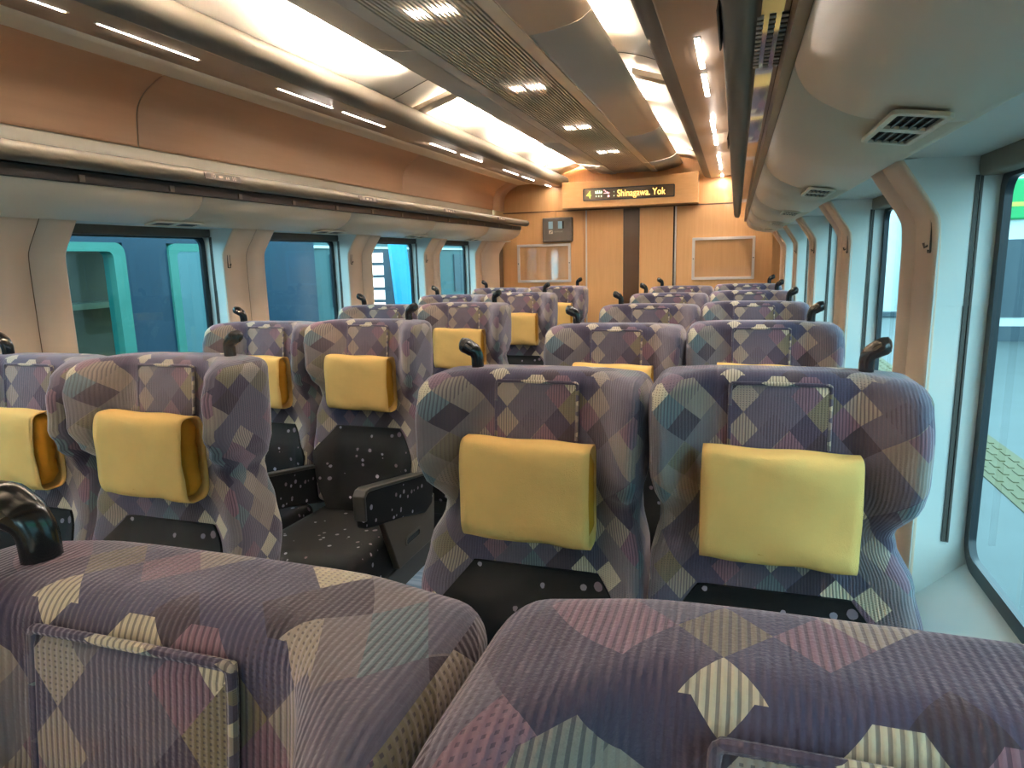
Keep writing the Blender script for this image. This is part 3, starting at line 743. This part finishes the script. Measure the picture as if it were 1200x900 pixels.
protoA = make_seat('train_seat', 1); protoB = make_seat('train_seat', -1)
rowY = [.366 + .96 * k for k in range(6)]
rw = ('first', 'second', 'third', 'fourth', 'fifth', 'last')
used = {1: False, -1: False}
for k, y in enumerate(rowY):
    for (xc, out, which, sd) in ((-.371, -1, 'aisle', 'right'), (.082, 1, 'window', 'right'), (CX - .465, 1, 'aisle', 'left'), (CX - .922, -1, 'window', 'left')):
        if sd == 'left' and k == 0: continue
        base = protoA if out > 0 else protoB
        o = copy_tree(base) if used[out] else base
        used[out] = True; o.location = (xc, y - (.012 if k == 0 else 0), 0)
        if k == 0 and which == 'window': o.scale = (1, 1, 1.009)
        row = 'nearest row, cut by the lower photo edge' if k == 0 else ('%s row from the camera' % rw[k] if k < 5 else 'last row, before the end wall')
        tag(o, 'purple patchwork %s seat %s of the aisle, %s' % (which, sd, row), 'seat', 'purple patchwork train seats')

# ================================================================== OUTSIDE
# right: platform
PLF = simple('platform_tiles', lin(74, 84, 86), .5, var=.1, scale=3); YELT = simple('tactile_yellow', lin(98, 92, 60), .7)
pb = bxo('platform', PLF, None, .95, 7.5, -6, 46, -.3, .03); st(pb)
tl = empty('tactile_strip', (1.62, 10, .03)); tag(tl, 'yellow tactile paving strip along the platform outside the right window', 'paving')
bxo('strip_slab', YELT, tl, -.17, .17, -12, 32, 0, .006); bb = []
for k in range(90):
    for q in range(4): bb.append((-.13 + q * .075, -.10 + q * .075, -9 + k * .15, -8.9 + k * .15, .006, .012))
bxo('raised_bars', YELT, tl, *bb)
KW = simple('kiosk_white', lin(214, 224, 224), .4); KG = simple('kiosk_green', lin(40, 168, 96), .4); KD = simple('kiosk_dark', lin(70, 84, 94), .3); KY = simple('kiosk_yellow', lin(214, 214, 90), .4)
def kiosk(x, y, lab):
    e = empty('platform_kiosk', (x, y, .03)); tag(e, lab, 'kiosk')
    bxo('kiosk_body', KW, e, (0, 1.0, 0, 1.6, 0, 2.3), bevel=.03)
    bxo('sign_band', KG, e, (-.06, 1.06, -.06, 1.66, 1.72, 2.28), bevel=.03); bxo('yellow_line', KY, e, -.065, 1.065, -.065, 1.665, 1.90, 1.96)
    bxs('dark_panel', KD, e, (.12, .88, -.02, .02, .35, 1.45), (-.02, .02, .15, 1.45, .35, 1.45)); bxo('plinth', KD, e, -.02, 1.02, -.02, 1.62, 0, .22)
kiosk(3.3, 11.5, 'white platform kiosk with green sign band seen through the nearest right window')
kiosk(3.5, 19.5, 'white platform kiosk with green sign band seen through the second right window')
pc_ = empty('platform_column', (3.0, 15.6, .03)); tag(pc_, 'pale round platform column seen through the second right window', 'column')
v_, f_ = tube([(0, 0, 0), (0, 0, 3.6)], .16, 20); mk('shaft', v_, f_, KW, pc_, smooth=True); bxo('column_base', KD, pc_, -.22, .22, -.22, .22, 0, .12, bevel=.02)
sb = empty('station_building', (7.5, 15, 0)); tag(sb, 'pale station wall with green band behind the platform, outside the right windows', 'building')
bxo('facade', simple('station_wall', lin(150, 164, 164), .6, var=.08, scale=.8), sb, 0, .3, -21, 31, -.3, 5.5)
bxo('end_facade', simple('station_end_wall', lin(128, 146, 148), .6, var=.1, scale=.8), sb, -6.4, 0, 30.7, 31, -.3, 5.5)
bxo('green_band', KG, sb, -.04, 0, -21, 30.7, 2.3, 3.0); bxo('end_band', KG, sb, -6.4, -.04, 30.66, 30.7, 2.3, 3.0)
# left: train on the next track, teal windows stand for glass reflections
NAVY = simple('navy_train_paint', lin(28, 58, 78), .3, var=.05); TEAL = simple('teal_reflected_frame', lin(62, 128, 116), .35); INT = simple('reflected_interior', lin(126, 98, 62), .6, var=.2, scale=1.5)  # teal frames and warm interior model reflections of this car's right windows
BLUEG = simple('pale_blue_band', lin(104, 160, 190), .35)
tx = -3.75
tr = empty('passenger_train', (tx, 2, 0)); tag(tr, 'dark blue train on the next track, its teal windows modelled from reflections, outside the left windows', 'train')
wins = [(-.9, .9), (1.42, 3.62), (4.02, 4.78)]
V, F = [], []
yy = -3.0
wz0, wz1 = H - .75, H + .165
edges = [(-6, -.9)]
allw = [(-3.4, -1.4), (-.9, .9), (1.6, 3.44), (3.80, 4.7)]
prev = -6
for (a, b) in allw:
    box(V, F, -.06, 0, prev - 2, a - 2, wz0, wz1); prev = b
box(V, F, -.06, 0, prev - 2, 5.55 - 2, wz0, wz1); box(V, F, -.06, 0, -8, 3.55, -.6, wz0); box(V, F, -.06, 0, -8, 3.55, wz1, H + .225)
mk('body_side', V, F, NAVY, tr)
bxo('roof', NAVY, tr, -2.6, -.06, -8, 3.2, H + .20, H + .225)
bxo('lower_band', BLUEG, tr, 0, .012, -8, 3.2, -.1, wz0 - .12)
for (a, b) in allw:
    v_, f_ = ring(rrect(a - 2, b - 2, wz0, wz1, .07, 4), rrect(a - 2 + .07, b - 2 - .09, wz0 + .06, wz1 - .055, .04, 4), lambda p, q: (.018, p, q), lambda p, q: (-.07, p, q)); w_ = mk('reflected_window', v_, f_, TEAL, tr)
    mk('reflected_pane', [(-.03, a - 1.95, wz0 + .04), (-.03, b - 2.05, wz0 + .04), (-.03, b - 2.05, wz1 - .04), (-.03, a - 1.95, wz1 - .04)], [[0, 1, 2, 3]], GLASS, w_)
bxo('interior_wall', INT, tr, -1.7, -1.6, -8, 3.2, -.3, H + .2)
bxo('interior_sill', simple('interior_cream', lin(190, 170, 130), .5), tr, -1.59, -1.3, -8, 3.2, H - .32, H - .27)
# second, farther carriage end with a ladder of white squares
sg = empty('signal_post', (-3.33, 6.0, 0)); tag(sg, 'post with a column of white squares and a blue leg outside the third left window', 'post')
bxo('post_board', KD, sg, -.12, .14, 0, .03, H - 1.2, H + .12); bxs('white_square', emis('white_square_lit', (1, 1, 1, 1), 1.0), sg, *[(-.09, .05, -.012, .002, H - .60 + i * .12, H - .51 + i * .12) for i in range(6)])
V, F = tube([(.36, 0, -.3), (.20, 0, H + .3)], .10, 12, True, .4); mk('blue_leg', V, F, simple('bright_blue_paint', lin(64, 170, 214), .4), sg)
FT_ = simple('far_carriage_teal', lin(66, 100, 104), .4, var=.15, scale=1)
fc = empty('far_carriage', (-4.4, 14, 0)); tag(fc, 'greenish carriage standing beyond the blue post, seen through the farthest left windows', 'carriage')
bxo('carriage_body', FT_, fc, -2.6, 0, -7.6, 12, -.5, H + .32, bevel=.06); bxs('carriage_window', KD, fc, *[(-.02, .02, -7.2 + k * 1.8, -6.2 + k * 1.8, H - .5, H + .1) for k in range(10)]); bxo('carriage_stripe', KW, fc, -.01, .025, -7.6, 12, H + .17, H + .20)
# track bed
GR = simple('ballast', lin(96, 98, 98), .9, var=.2, scale=30)
st(bxo('ground', GR, None, -60, 60, -60, 90, -1.3, -1.2))
